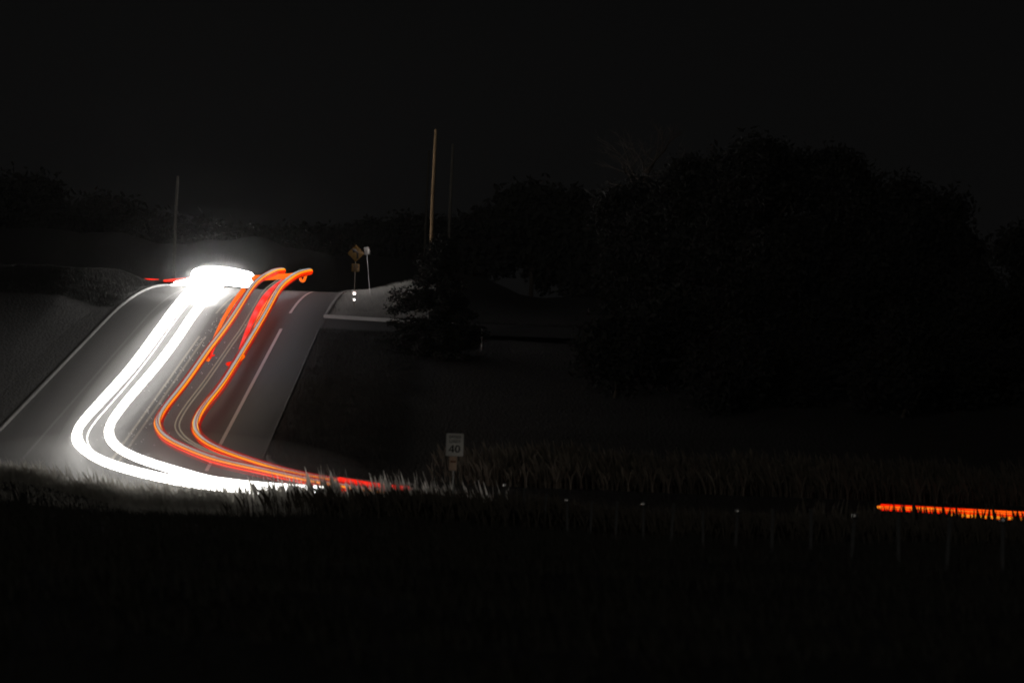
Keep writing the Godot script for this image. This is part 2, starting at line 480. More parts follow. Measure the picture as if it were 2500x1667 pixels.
func build_trees() -> void:
	var broad := leaf_clump(1, 26, 0.8, 0.17)
	var far := leaf_clump(2, 22, 1.3, 0.32)
	var list := [
		["round broad tree at the far left, tallest of the row left of the road", -40.5, 330.0, 18.7, 4.6],
		["low broad tree cut by the left edge of the picture", -46.0, 326.0, 17.2, 4.2],
		["smaller dark tree right of the round broad tree at the far left", -35.0, 345.0, 17.4, 3.8],
		["flat-topped tree between the far left trees and the slim left utility pole", -31.0, 350.0, 16.2, 3.6],
		["low tree behind the slim left utility pole", -27.5, 365.0, 16.0, 3.6],
		["low distant tree behind the glare on the crest", -23.0, 370.0, 15.8, 3.8],
		["low distant tree behind the upper ends of the red streaks", -18.5, 372.0, 15.9, 3.6],
		["low distant tree just left of the yellow diamond sign", -15.5, 375.0, 16.4, 3.4],
		["low distant tree behind the small white sign", -12.8, 372.0, 16.8, 3.2],
		["distant tree left of the tall brown utility pole", -9.8, 365.0, 17.4, 3.2],
		["distant tree between the brown and the grey utility poles", -6.2, 350.0, 16.9, 3.0],
		["ragged tree just right of the grey utility pole", -2.2, 300.0, 16.2, 2.6],
		["rounded dark tree, middle of the clump right of the utility poles", 1.2, 290.0, 17.9, 2.8],
		["rounded dark tree, right one of the clump right of the utility poles", 4.0, 285.0, 17.3, 2.4],
		["low tree filling the gap beside the biggest tree", 6.0, 262.0, 14.2, 2.2],
	]
	for i in list.size():
		var a: Array = list[i]
		tree("distant_tree", a[0], a[1] * 1.5, a[2] * 1.5, LIFT + (a[3] - LIFT) * 1.5, a[4] * 1.5, 9, 620, 100 + i, M.leaf, far, 0.1, 1.35)
	var big := [
		["left shoulder of the black tree group, beside the bare branches", 6.4, 214.0, 15.6, 2.5, 14, 1500],
		["tall black tree just left of the highest crown", 8.8, 211.0, 16.8, 3.0, 16, 2000],
		["biggest black tree, highest crown on the right", 12.3, 209.0, 18.2, 4.1, 22, 3400],
		["broad black tree right of the highest crown", 16.3, 208.0, 17.5, 3.7, 20, 2900],
		["black tree on the falling right edge of the tree group", 19.5, 207.0, 16.0, 2.7, 16, 1800],
		["black tree with one loose tuft standing off to the right of the group", 21.9, 206.0, 15.0, 1.9, 11, 1000],
		["low black tree cut by the right edge of the picture", 24.8, 202.0, 13.7, 2.9, 14, 1600],
	]
	for i in big.size():
		var a: Array = big[i]
		tree("dark_tree", a[0], a[1], a[2], a[3], a[4], a[5], a[6], 300 + i, M.leaf_dark, broad, 0.02, 0.95)
	# undergrowth at the foot of the black trees
	for i in 9:
		var x := 5.0 + i * 2.7
		var names := ["leftmost", "second", "third", "fourth", "fifth", "sixth", "seventh", "eighth", "rightmost"]
		tree("thicket_bush", "dense black bush under the black trees, %s from the left" % names[i], x, 196.0 + 4.0 * sin(i * 2.1), ground_h(x, 196.0) + 3.6 + 1.2 * sin(i * 1.7), 2.0, 7, 520, 400 + i, M.leaf_dark, broad, 0.0, 1.0)
	# the bare tree beside the black group
	var r := RandomNumberGenerator.new(); r.seed = 77
	var base := Vector3(7.0, ground_h(7.0, 225.0) - 0.05, -225.0)
	var o := thing("bare_tree", "leafless tree whose thin branches rise left of the biggest black tree", "tree", base, "trees round the hill road")
	var st := SurfaceTool.new(); st.begin(Mesh.PRIMITIVE_TRIANGLES)
	branch(st, Vector3.ZERO, Vector3(0.1, 5.0, 0), 0.2, 0.16, 8); branch(st, Vector3(0.1, 5.0, 0), Vector3(0, 9.5, 0), 0.16, 0.1, 8)
	st.generate_normals(); put("trunk", st.commit(), M.bark, o)
	st = SurfaceTool.new(); st.begin(Mesh.PRIMITIVE_TRIANGLES)
	for k in 9:
		var a := TAU * k / 9.0 + 0.3
		fork(st, r, Vector3(0.05, 6.5 + 0.35 * k, 0), Vector3(cos(a) * 0.8, 0.9, sin(a) * 0.8).normalized(), 2.4 - 0.08 * k, 0.06, 3)
	st.generate_normals(); put("branches", st.commit(), M.bark, o)
	# the dark cedar in front of the side street
	cedar()

func cedar() -> void:
	var r := RandomNumberGenerator.new(); r.seed = 55
	var base := Vector3(-3.9, ground_h(-3.9, 211.0) - 0.05, -211.0)
	var o := thing("cedar_tree", "bushy black evergreen beside the side street, branch tips reaching left", "tree", base)
	var high := 6.4
	var st := SurfaceTool.new(); st.begin(Mesh.PRIMITIVE_TRIANGLES)
	branch(st, Vector3.ZERO, Vector3(0.05, high * 0.6, 0), 0.16, 0.09, 8); branch(st, Vector3(0.05, high * 0.6, 0), Vector3(0, high * 0.97, 0), 0.09, 0.02, 8)
	st.generate_normals(); put("trunk", st.commit(), M.bark, o)
	var tuft := leaf_clump(9, 30, 0.34, 0.11, 0.5)
	var places := []
	st = SurfaceTool.new(); st.begin(Mesh.PRIMITIVE_TRIANGLES)
	for i in 120:
		var t := r.randf()
		var hh := high * lerpf(0.05, 0.96, t)
		var a := r.randf() * TAU
		var reach: float = lerpf(2.3, 0.35, pow(t, 1.35)) * r.randf_range(0.75, 1.2)
		if cos(a) < -0.5 and t > 0.15 and t < 0.6: reach *= r.randf_range(1.1, 1.6)
		var dir := Vector3(cos(a), r.randf_range(-0.28, 0.2), sin(a)).normalized()
		var from := Vector3(0, hh, 0)
		branch(st, from, from + dir * reach, 0.03, 0.008, 4)
		for k in 13:
			var q := lerpf(0.15, 1.05, k / 12.0)
			places.append(from + dir * reach * q + Vector3(r.randfn(), r.randfn(), r.randfn()) * 0.10 + Vector3(0, -0.22 * q * q, 0))
	st.generate_normals(); put("branches", st.commit(), M.bark, o)
	var mm := MultiMesh.new(); mm.transform_format = MultiMesh.TRANSFORM_3D; mm.mesh = tuft; mm.instance_count = places.size()
	for i in places.size():
		mm.set_instance_transform(i, Transform3D(Basis.from_euler(Vector3(r.randf() * 0.8, r.randf() * TAU, r.randf() * 0.8)).scaled(Vector3(1.0, 0.7, 1.0) * r.randf_range(0.7, 1.2)), places[i]))
	var c := MultiMeshInstance3D.new(); c.name = "crown"; c.multimesh = mm; c.material_override = M.leaf_dark; c.set_meta("kind", "stuff")
	o.add_child(c, true)

# ------------------------------------------------------------------ grass
func grass_clump(sd: int, blades: int, high: float, spread: float, wide: float, heads: bool) -> ArrayMesh:
	var r := RandomNumberGenerator.new(); r.seed = sd
	var st := SurfaceTool.new(); st.begin(Mesh.PRIMITIVE_TRIANGLES)
	for i in blades:
		var a := r.randf() * TAU
		var root := Vector3(r.randfn(), 0, r.randfn()) * spread * 0.5
		var h := high * r.randf_range(0.45, 1.0)
		var lean := Vector3(cos(a), 0, sin(a)) * h * r.randf_range(0.05, 0.5) + Vector3(-0.22 * h, 0, 0)
		var flat := Vector3(cos(a + 1.4), 0, sin(a + 1.4)) * wide * r.randf_range(0.6, 1.2)
		var last := []
		for k in 4:
			var t := k / 3.0
			var c := root + Vector3(0, h * t * (1.0 - 0.12 * t), 0) + lean * t * t
			var w := flat * (1.0 - t * 0.9)
			if heads and k == 2 and i % 4 == 0: w = flat * 2.0
			var row := [c - w, c + w]
			if k > 0:
				for q in [last[0], last[1], row[0], last[1], row[1], row[0]]: st.add_vertex(q)
			last = row
	st.generate_normals()
	return st.commit()

func scatter(called: String, label: String, mesh: Mesh, mat: Material, spots: Array, sd: int, lo: float, hi: float, shape = null) -> void:
	var r := RandomNumberGenerator.new(); r.seed = sd
	var mm := MultiMesh.new(); mm.transform_format = MultiMesh.TRANSFORM_3D; mm.mesh = mesh; mm.instance_count = spots.size()
	for i in spots.size():
		var p: Vector2 = spots[i]
		var k := r.randf_range(lo, hi)
		if shape != null: k *= shape.call(p.x, p.y)
		mm.set_instance_transform(i, Transform3D(Basis(Vector3.UP, r.randf_range(-0.7, 0.7)).scaled(Vector3(lerpf(k, 1.0, 0.4), k, lerpf(k, 1.0, 0.4))), Vector3(p.x, ground_h(p.x, p.y) - 0.04, -p.y)))
	var o := MultiMeshInstance3D.new(); o.name = numbered(called); o.multimesh = mm; o.material_override = mat
	add_child(o)
	tag(o, label, "grass"); o.set_meta("kind", "stuff")

func build_grass() -> void:
	var tall := grass_clump(21, 9, 1.0, 0.4, 0.024, true)
	var tall2 := grass_clump(22, 10, 1.0, 0.5, 0.022, false)
	var short := grass_clump(23, 14, 0.3, 0.5, 0.012, false)
	var s1 := []; var s2 := []; var s3 := []; var s4 := []; var s5 := []; var s6 := []; var s7 := []; var s8 := []
	for i in 3400: s1.append(Vector2(rng.randf_range(-23.5, -0.5), 152.7 - 8.5 * pow(rng.randf(), 1.7)))
	for i in 2600: s2.append(Vector2(rng.randf_range(-23.5, -0.5), 152.0 - 14.0 * pow(rng.randf(), 1.8)))
	s1 = s1.filter(func(p): return rng.randf() < (1.0 if p.x < -10.0 else lerpf(0.3, 0.08, smoothstep(-8.0, -2.0, p.x))))
	s2 = s2.filter(func(p): return rng.randf() < (1.0 if p.x < -10.0 else lerpf(0.5, 0.12, smoothstep(-8.0, -1.5, p.x))))
	for i in 760: s7.append(Vector2(-15.0 + 13.5 * (1.0 - sqrt(rng.randf())), rng.randf_range(149.5, 152.8)))
	for i in 130: s7.append(Vector2(-8.0 + 8.5 * (1.0 - sqrt(rng.randf())), rng.randf_range(146.5, 152.8)))
	for i in 520: s8.append(Vector2(rng.randf_range(11.0, 24.0), rng.randf_range(146.0, 152.0)))
	for i in 2600:
		var d := rng.randf_range(168.0, 221.0)
		s6.append(Vector2(road_x(d) + 6.3 + 5.0 * pow(rng.randf(), 1.5), d))
	for i in 5200:
		var x := rng.randf_range(-10.0, 24.0)
		var near := rng.randf() < 0.6
		if rng.randf() > smoothstep(-10.0 if near else -4.0, 2.0, x): continue
		s3.append(Vector2(x, rng.randf_range(137.0, 146.0 if x < -2.0 else 152.0) if near else rng.randf_range(163.6, 172.0)))
	for i in 9000:
		var d := rng.randf_range(228.5, 262.0)
		if rng.randf() < 0.5: s4.append(Vector2(road_x(d) + rng.randf_range(6.3, 13.0), d))
		else: s6.append(Vector2(road_x(d) + rng.randf_range(-14.0, -6.1), d))
	for i in 7000:
		var d := 30.0 + 108.0 * sqrt(rng.randf())
		s5.append(Vector2(rng.randf_range(-0.14, 0.14) * d, d))
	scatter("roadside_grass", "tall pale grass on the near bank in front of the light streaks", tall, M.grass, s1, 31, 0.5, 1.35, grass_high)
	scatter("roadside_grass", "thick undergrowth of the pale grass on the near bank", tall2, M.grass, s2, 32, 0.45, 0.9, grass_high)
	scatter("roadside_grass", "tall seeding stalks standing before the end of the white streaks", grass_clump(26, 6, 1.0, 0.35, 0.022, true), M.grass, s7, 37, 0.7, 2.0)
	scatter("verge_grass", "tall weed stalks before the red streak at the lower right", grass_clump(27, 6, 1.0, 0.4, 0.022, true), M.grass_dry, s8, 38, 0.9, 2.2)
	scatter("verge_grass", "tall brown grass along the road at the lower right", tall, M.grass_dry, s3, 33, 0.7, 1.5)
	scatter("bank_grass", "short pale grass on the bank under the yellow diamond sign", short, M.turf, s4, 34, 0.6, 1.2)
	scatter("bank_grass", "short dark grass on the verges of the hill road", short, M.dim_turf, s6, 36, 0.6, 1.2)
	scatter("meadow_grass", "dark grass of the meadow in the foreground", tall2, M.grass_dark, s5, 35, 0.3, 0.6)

func grass_high(x: float, d: float) -> float:
	var k: float = 0.85 + 0.5 * smoothstep(-14.0, -7.0, x) + 0.5 * bumps.get_noise_2d(x * 7.0, d * 7.0)
	if d < 144.0: k *= 0.7
	return maxf(k, 0.3)

# ------------------------------------------------------------------ poles
func build_poles() -> void:
	for a in [
		["tall brown wooden utility pole, brightest of those beyond the crest", -5.58, 270.0, 20.8, 0.15, M.pole],
		["thin brown utility pole close to the left of the tall brown one", -7.3, 330.0, 22.1, 0.12, M.pole_grey],
		["grey utility pole standing right of the tall brown one", -4.9, 300.0, 21.3, 0.15, M.pole_grey],
		["slim grey utility pole above the glare on the left", -23.9, 287.0, 17.7, 0.15, M.pole_grey]]:
		var base := ground_h(a[1], a[2]) - 0.3
		var high: float = a[3] - base
		var o := thing("utility_pole", a[0], "utility pole", Vector3(a[1], base, -a[2]), "utility poles beyond the crest")
		var path := PackedVector3Array()
		for i in 9: path.append(Vector3(0.02 * sin(i), high * i / 8.0, 0))
		var r: float = a[4]
		put("shaft", tube(path, func(t): return lerpf(r, r * 0.66, t), 12, false), a[5], o)
		var cap := CylinderMesh.new(); cap.top_radius = r * 0.5; cap.bottom_radius = r * 0.72; cap.height = 0.1; cap.radial_segments = 12
		put("cap", cap, a[5], o, Vector3(0.02 * sin(8), high + 0.05, 0))

# ------------------------------------------------------------------ signs
func plate(w: float, h: float, round_: float, thick := 0.012) -> ArrayMesh:
	var pts := PackedVector2Array()
	for c in [[w / 2 - round_, h / 2 - round_, 0], [-w / 2 + round_, h / 2 - round_, 1], [-w / 2 + round_, -h / 2 + round_, 2], [w / 2 - round_, -h / 2 + round_, 3]]:
		for k in 5:
			var a: float = PI / 2 * (c[2] + k / 4.0)
			pts.append(Vector2(c[0] + round_ * cos(a), c[1] + round_ * sin(a)))
	return slab(pts, thick)

func slab(pts: PackedVector2Array, thick: float) -> ArrayMesh:
	var st := SurfaceTool.new(); st.begin(Mesh.PRIMITIVE_TRIANGLES)
	var ids := Geometry2D.triangulate_polygon(pts)
	for side in [1, -1]:
		for i in range(0, ids.size(), 3):
			var t := [ids[i], ids[i + 1], ids[i + 2]]
			var a := pts[t[0]]; var b := pts[t[1]]; var c := pts[t[2]]
			var ccw := (b - a).cross(c - a) > 0.0
			if (side == 1) == ccw: t.reverse()
			for k in t: st.add_vertex(Vector3(pts[k].x, pts[k].y, thick / 2 * side))
	var n := pts.size()
	for i in n:
		var p := pts[i]; var q := pts[(i + 1) % n]
		var z := thick / 2
		for v in [Vector3(p.x, p.y, z), Vector3(p.x, p.y, -z), Vector3(q.x, q.y, z), Vector3(q.x, q.y, z), Vector3(p.x, p.y, -z), Vector3(q.x, q.y, -z)]: st.add_vertex(v)
	st.generate_normals()
	return st.commit()

func words(parent: Node, text: String, high: float, at: Vector3, mat: Material, wide := 1.0) -> void:
	var f := SystemFont.new(); f.font_names = PackedStringArray(["Droid Sans"]); f.font_weight = 700
	var t := TextMesh.new(); t.text = text; t.font = f; t.font_size = 64; t.pixel_size = high / 46.0; t.depth = 0.004
	var o := put("lettering", t, mat, parent, at)
	o.scale = Vector3(wide, 1, 1)

func post(parent: Node, high: float, mat: Material, r := 0.03) -> void:
	var c := CylinderMesh.new(); c.top_radius = r; c.bottom_radius = r; c.height = high; c.radial_segments = 10
	put("post", c, mat, parent, Vector3(0, high / 2, -0.05))

func bead(parent: Node, at: Vector3, r: float) -> void:
	var s := SphereMesh.new(); s.radius = r; s.height = r * 2; s.radial_segments = 16; s.rings = 8
	put("reflector", s, M.mirror, parent, at)

func disc(parent: Node3D, at: Vector3, r: float, facing: Vector3) -> void:
	# a round reflector screwed to the post, turned between the traffic and the opposite slope
	var c := CylinderMesh.new(); c.top_radius = r; c.bottom_radius = r; c.height = 0.02; c.radial_segments = 20
	var from := parent.position + at
	var n := ((Vector3(0, LIFT, 0) - from).normalized() + (facing - from).normalized()).normalized()
	var o := put("reflector", c, M.mirror_disc, parent, at)
	o.basis = Basis(Quaternion(Vector3.UP, n))

func build_signs() -> void:
	# speed limit sign on the near bank
	var x := -1.86; var d := 143.0
	var base := ground_h(x, d)
	var o := thing("speed_limit_sign", "white speed limit 40 sign above the grass, orange plate under it", "road sign", Vector3(x, base, -d))
	var mid: float = LIFT - 3.68 - base
	post(o, mid + 0.4, M.steel)
	var p := put("sign_plate", plate(0.61, 0.79, 0.04), M.sign_white, o, Vector3(0, mid, 0))
	words(p, "SPEED", 0.105, Vector3(0, 0.27, 0.0085), M.sign_black)
	words(p, "LIMIT", 0.105, Vector3(0, 0.115, 0.0085), M.sign_black)
	words(p, "40", 0.25, Vector3(0, -0.15, 0.0085), M.sign_black, 1.1)
	var q := put("lower_plate", plate(0.27, 0.49, 0.02), M.sign_orange, o, Vector3(-0.04, mid - 0.65, 0.002))
	put("dark_band", plate(0.2, 0.07, 0.01, 0.004), plain(lin(0.30, 0.12, 0.06), 0.6), q, Vector3(0, 0.06, 0.0085))
	bead(o, Vector3(-0.1, mid - 2.0, 0.0), 0.03)
	# yellow diamond at the crest
	x = -9.15; d = 235.0
	base = ground_h(x, d)
	var y := thing("curve_warning_sign", "yellow diamond sign with a left-bending arrow over a small speed plate", "road sign", Vector3(x, base, -d))
	mid = LIFT + 4.71 - base
	post(y, mid + 0.5, M.tan_post, 0.035)
	var dia := put("diamond_plate", plate(0.71, 0.71, 0.04), M.sign_yellow, y, Vector3(0, mid, 0))
	dia.rotation_degrees.z = 45
	var arrow := PackedVector2Array([Vector2(0.05, -0.30), Vector2(0.15, -0.30), Vector2(0.15, -0.02), Vector2(0.11, 0.08), Vector2(-0.02, 0.17), Vector2(0.02, 0.25), Vector2(-0.26, 0.24), Vector2(-0.14, 0.0), Vector2(-0.09, 0.08), Vector2(0.03, 0.0), Vector2(0.05, -0.05)])
	var ar := put("arrow", slab(arrow, 0.004), M.sign_black, dia, Vector3(0, 0, 0.0085))
	ar.rotation_degrees.z = -45
	var sub := put("speed_plate", plate(0.46, 0.46, 0.03), M.sign_yellow, y, Vector3(0, mid - 0.83, 0.002))
	words(sub, "35", 0.2, Vector3(0, 0.08, 0.0085), M.sign_black, 1.1)
	words(sub, "MPH", 0.09, Vector3(0, -0.13, 0.0085), M.sign_black)
	disc(y, Vector3(0, mid - 2.3, 0.03), 0.1, on_road(-17.5, 196.0, 0.7))
	disc(y, Vector3(0, mid - 2.66, 0.03), 0.07, on_road(-17.5, 196.0, 0.7))
	# the small white sign on its leaning post
	x = -8.62; d = 246.0
	base = ground_h(x, d)
	var w := thing("small_white_sign", "small white sign on a thin leaning post behind the yellow diamond", "road sign", Vector3(x, base, -d))
	w.rotation_degrees.z = 6.5
	var wh: float = LIFT + 5.12 - base
	post(w, wh + 0.2, M.steel, 0.022)
	put("sign_plate", plate(0.34, 0.46, 0.05), M.sign_grey, w, Vector3(0, wh, 0))
	# a short white marker post right of the cedar
	x = -1.62; d = 215.0
	var mk := thing("marker_post", "short white marker post right of the black evergreen", "marker post", Vector3(x, ground_h(x, d), -d))
	var mh: float = LIFT + 0.62 - ground_h(x, d)
	put("shaft", plate(0.11, mh, 0.03, 0.03), M.sign_white, mk, Vector3(0, mh / 2, 0))
	bead(mk, Vector3(0, mh - 0.75, 0.03), 0.05)

# ------------------------------------------------------------------ fence
func build_fence() -> void:
	var o := thing("pasture_fence", "wire fence of thin pale posts running through the dark meadow at the lower right", "fence", Vector3.ZERO)
	var tops := []; var mids := []
	var shaft := plate(0.075, 1.28, 0.02, 0.05)
	for i in 18:
		var t := i / 16.0
		var x := -0.75 + 11.1 * t
		var d := 150.0 - 65.0 * t
		if d > 147.0: continue
		var g := ground_h(x, d)
		var p := put("post", shaft, M.post_paint, o, Vector3(x, g + 0.58, -d))
		p.rotation_degrees.z = 2.5 * sin(i * 3.7)
		if i % 3 == 1: bead(p, Vector3(0, 0.6, 0.05), 0.08)
		tops.append(Vector3(x, g + 1.05, -d)); mids.append(Vector3(x, g + 0.62, -d))
	for pts in [tops, mids]:
		put("wire", tube(smooth_path(pts, 2), func(_t): return 0.004, 5, false), M.bark, o)

# ------------------------------------------------------------------ light streaks
func build_trails() -> void:
	var hl := [
		Vector3(-18.55, 0.75, 252), Vector3(-18.58, 0.7, 243.7), Vector3(-18.45, 0.7, 228.4), Vector3(-18.15, 0.7, 208.2), Vector3(-17.98, 0.7, 194.8), Vector3(-18.02, 0.7, 181.8), Vector3(-18.06, 0.7, 174.5), Vector3(-17.93, 0.7, 170.0),
		Vector3(-17.39, 0.7, 166.0), Vector3(-16.22, 0.7, 162.2), Vector3(-14.87, 0.7, 159.7), Vector3(-13.04, 0.7, 157.4), Vector3(-11.32, 0.7, 156.0), Vector3(-9.17, 0.7, 155.4), Vector3(-6.99, 0.7, 155.3)]
	var hr := [
		Vector3(-17.55, 0.75, 252), Vector3(-17.5, 0.7, 244.8), Vector3(-17.2, 0.7, 222.8), Vector3(-16.97, 0.7, 207.8), Vector3(-16.88, 0.7, 193.9), Vector3(-16.95, 0.7, 183.4), Vector3(-16.91, 0.7, 175.3), Vector3(-16.68, 0.7, 170.4),
		Vector3(-16.04, 0.7, 166.6), Vector3(-14.95, 0.7, 163.4), Vector3(-13.62, 0.7, 160.9), Vector3(-12.35, 0.7, 158.9), Vector3(-11.2, 0.7, 157.3), Vector3(-9.18, 0.7, 156.3), Vector3(-6.98, 0.7, 156.0)]
	var size := func(t): return lerpf(0.27, 0.17, smoothstep(0.1, 0.45, t))
	var size2 := func(t): return lerpf(0.22, 0.16, smoothstep(0.1, 0.45, t))
	var h1 := put("headlight_streak", tube(smooth_path(along(hl)), size), M.white_hot)
	tag(h1, "broad white headlight streak, left one of the pair bending through the foot of the hill", "light trail", "headlight streaks")
	var h2 := put("headlight_streak", tube(smooth_path(along(hr)), size2), M.white_hot)
	tag(h2, "broad white headlight streak, right one of the pair bending through the foot of the hill", "light trail", "headlight streaks")
	fringe(h1, smooth_path(along(hl), 3), M.white_fringe, [9], [0.15], 0.022, 81)
	fringe(h2, smooth_path(along(hr), 3), M.white_fringe, [9], [0.15], 0.022, 82)
	# the glare where oncoming lights come over the crest
	var crest := [
		[[Vector3(-17.55, 0.55, 269), Vector3(-18.6, 0.65, 267), Vector3(-19.6, 0.7, 263), Vector3(-19.9, 0.7, 257), Vector3(-19.2, 0.7, 248), Vector3(-18.5, 0.7, 238)], 0.40, 0.36, "lower white headlight streak swelling into glare on the crest"],
		[[Vector3(-17.5, 0.75, 269), Vector3(-18.4, 0.92, 267), Vector3(-19.5, 0.98, 263), Vector3(-20.0, 0.8, 257), Vector3(-18.7, 0.8, 248), Vector3(-18.0, 0.7, 236)], 0.42, 0.36, "upper white headlight streak swelling into glare on the crest"],
		[[Vector3(-17.6, 0.5, 266), Vector3(-18.4, 0.55, 264), Vector3(-18.9, 0.6, 258), Vector3(-18.2, 0.65, 248), Vector3(-17.4, 0.68, 234)], 0.38, 0.32, "white headlight streak lowest on the right side of the glare on the crest"],
		[[Vector3(-21.75, 0.16, 263), Vector3(-20.9, 0.3, 262), Vector3(-20.0, 0.5, 259), Vector3(-19.1, 0.6, 250)], 0.13, 0.34, "short white nub at the left end of the glare on the crest"]]
	for i in crest.size():
		var c: Array = crest[i]
		var path := smooth_path(along(c[0]))
		var o := put("headlight_streak", tube(path, func(t): return lerpf(c[1], c[2], t)), M.white_crest)
		tag(o, c[3], "light trail", "headlight streaks")
		fringe(o, smooth_path(along(c[0]), 3), M.white_fringe, [8], [0.22], 0.035, 90 + i)
	# exhaust haze that hangs over the crest
	for a in [[7.0, 2.6, 8.0, 0.0030], [10.0, 5.0, 12.0, 0.0009], [16.0, 9.0, 18.0, 0.0003], [26.0, 14.0, 22.0, 0.00012]]:
		var f := FogVolume.new(); f.name = numbered("crest_haze"); f.shape = RenderingServer.FOG_VOLUME_SHAPE_ELLIPSOID
		f.size = Vector3(a[0], a[1], a[2]); f.position = on_road(-19.3, 262.0, 0.9)
		var fm := FogMaterial.new(); fm.density = a[3]; fm.albedo = Color(0.92, 0.92, 0.92); f.material = fm
		add_child(f); f.set_meta("kind", "stuff")
	for a in [[3.0, 1.7, 84.0, 0.0150], [6.0, 3.5, 88.0, 0.0012]]:
		var f := FogVolume.new(); f.name = numbered("road_haze"); f.shape = RenderingServer.FOG_VOLUME_SHAPE_ELLIPSOID
		f.size = Vector3(a[0], a[1], a[2]); f.position = on_road(-17.6, 201.0, 0.6); f.rotation.x = atan(GRADE)
		var fm := FogMaterial.new(); fm.density = a[3]; fm.albedo = Color(0.92, 0.92, 0.92); f.material = fm
		add_child(f); f.set_meta("kind", "stuff")
	var merge := FogVolume.new(); merge.name = numbered("crest_haze"); merge.shape = RenderingServer.FOG_VOLUME_SHAPE_ELLIPSOID
	merge.size = Vector3(4.6, 2.2, 30.0); merge.position = on_road(-18.0, 246.0, 0.6); merge.rotation.x = atan(0.07)
	var gm := FogMaterial.new(); gm.density = 0.005; gm.albedo = Color(0.92, 0.92, 0.92); merge.material = gm
	add_child(merge); merge.set_meta("kind", "stuff")
	var bend := FogVolume.new(); bend.name = numbered("road_haze"); bend.shape = RenderingServer.FOG_VOLUME_SHAPE_ELLIPSOID
	bend.size = Vector3(16.0, 2.2, 16.0); bend.position = on_road(-13.4, 161.0, 0.6); bend.rotation.x = atan(GRADE)
	var bm := FogMaterial.new(); bm.density = 0.009; bm.albedo = Color(0.92, 0.92, 0.92); bend.material = bm
	add_child(bend); bend.set_meta("kind", "stuff")
	# tail lights going up the hill
	var r1 := [
		Vector3(-14.85, 1.25, 262), Vector3(-14.95, 1.2, 255), Vector3(-14.97, 1.13, 248.4), Vector3(-15.05, 1.1, 243.0), Vector3(-15.04, 1.06, 236.1), Vector3(-14.95, 1.03, 229.8), Vector3(-14.87, 0.99, 224.2), Vector3(-14.78, 0.97, 214.9), Vector3(-14.82, 0.92, 205.3), Vector3(-14.88, 0.89, 200.0),
		Vector3(-14.86, 0.86, 188.5), Vector3(-14.92, 0.85, 182.2), Vector3(-14.97, 0.85, 177.0), Vector3(-14.83, 0.85, 172.5), Vector3(-14.28, 0.85, 168.9), Vector3(-13.5, 0.85, 166.2), Vector3(-11.9, 0.85, 162.5), Vector3(-10.78, 0.85, 160.8), Vector3(-9.77, 0.85, 159.6),
		Vector3(-8.48, 0.85, 158.0), Vector3(-7.14, 0.85, 156.5), Vector3(-5.19, 0.85, 154.9), Vector3(-3.99, 0.85, 154.1)]
	var r2 := [
		Vector3(-12.92, 1.28, 258), Vector3(-13.28, 1.2, 252), Vector3(-13.35, 1.13, 243.8), Vector3(-13.41, 1.09, 236.7), Vector3(-13.37, 1.05, 230.2), Vector3(-13.29, 1.02, 224.9), Vector3(-13.2, 0.99, 214.7), Vector3(-13.18, 0.96, 204.9), Vector3(-13.13, 0.93, 191.4), Vector3(-13.17, 0.9, 184.5),
		Vector3(-13.29, 0.88, 179.9), Vector3(-13.31, 0.85, 174.1), Vector3(-12.93, 0.85, 169.7), Vector3(-12.04, 0.85, 166.0), Vector3(-10.85, 0.85, 163.3), Vector3(-9.9, 0.85, 161.5), Vector3(-8.82, 0.85, 159.6), Vector3(-7.63, 0.85, 158.1), Vector3(-6.07, 0.85, 156.7), Vector3(-4.28, 0.85, 155.3)]
	var rs := func(t): return lerpf(0.21, 0.145, smoothstep(0.0, 0.3, t))
	var a := thing("taillight_streak", "orange and grey tail-light streak, left one of the pair climbing the hill", "light trail", Vector3.ZERO, "tail-light streaks")
	put("streak", tube(smooth_path(along(r1)), rs, 24), M.red_core, a)
	fringe(a, smooth_path(along(r1), 3), [M.red_fringe], [9], [0.2], 0.02, 83, 0.17)
	var b := thing("taillight_streak", "orange and grey tail-light streak, right one of the pair climbing the hill", "light trail", Vector3.ZERO, "tail-light streaks")
	put("streak", tube(smooth_path(along(r2)), rs, 24), M.red_core, b)
	fringe(b, smooth_path(along(r2), 3), [M.red_fringe], [9], [0.2], 0.02, 84, 0.17)
	put("side_strand", tube(smooth_path(along([Vector3(-15.4, 1.0, 233), Vector3(-15.34, 1.0, 226), Vector3(-15.25, 1.0, 217.6), Vector3(-15.1, 1.0, 211.0), Vector3(-14.92, 0.95, 204.0)])), func(t): return lerpf(0.13, 0.07, t)), M.orange_hot, a)
	put("brake_strand", tube(smooth_path(along([Vector3(-15.12, 0.95, 229), Vector3(-15.05, 0.95, 222), Vector3(-14.95, 0.95, 214), Vector3(-14.8, 0.9, 205), Vector3(-14.6, 0.78, 198.5)])), func(t): return lerpf(0.09, 0.05, t)), M.red_hot, a)
	put("brake_strand", tube(smooth_path(along([Vector3(-13.75, 1.0, 243), Vector3(-13.86, 1.0, 231.0), Vector3(-13.8, 1.0, 222.7), Vector3(-13.72, 1.0, 216.9), Vector3(-13.55, 1.0, 209.0), Vector3(-13.36, 0.95, 201.5)])), func(t): return 0.06 + 0.11 * sin(PI * minf(1.0, 0.25 + t * 0.72))), M.red_hot, b)
	put("side_strand", tube(smooth_path(along([Vector3(-13.46, 1.0, 234.0), Vector3(-13.52, 1.0, 226.0), Vector3(-13.5, 1.0, 219.6), Vector3(-13.3, 1.0, 211.5)])), func(t): return lerpf(0.08, 0.1, t)), M.orange_hot, b)
	# where the brake lights came on: the lamps' own outlines
	put("brake_lamp_glow", tube(PackedVector3Array([on_road(-15.02, 198.6, 0.82), on_road(-14.7, 198.4, 0.72)]), func(_t): return 0.1), M.orange_hot, a)
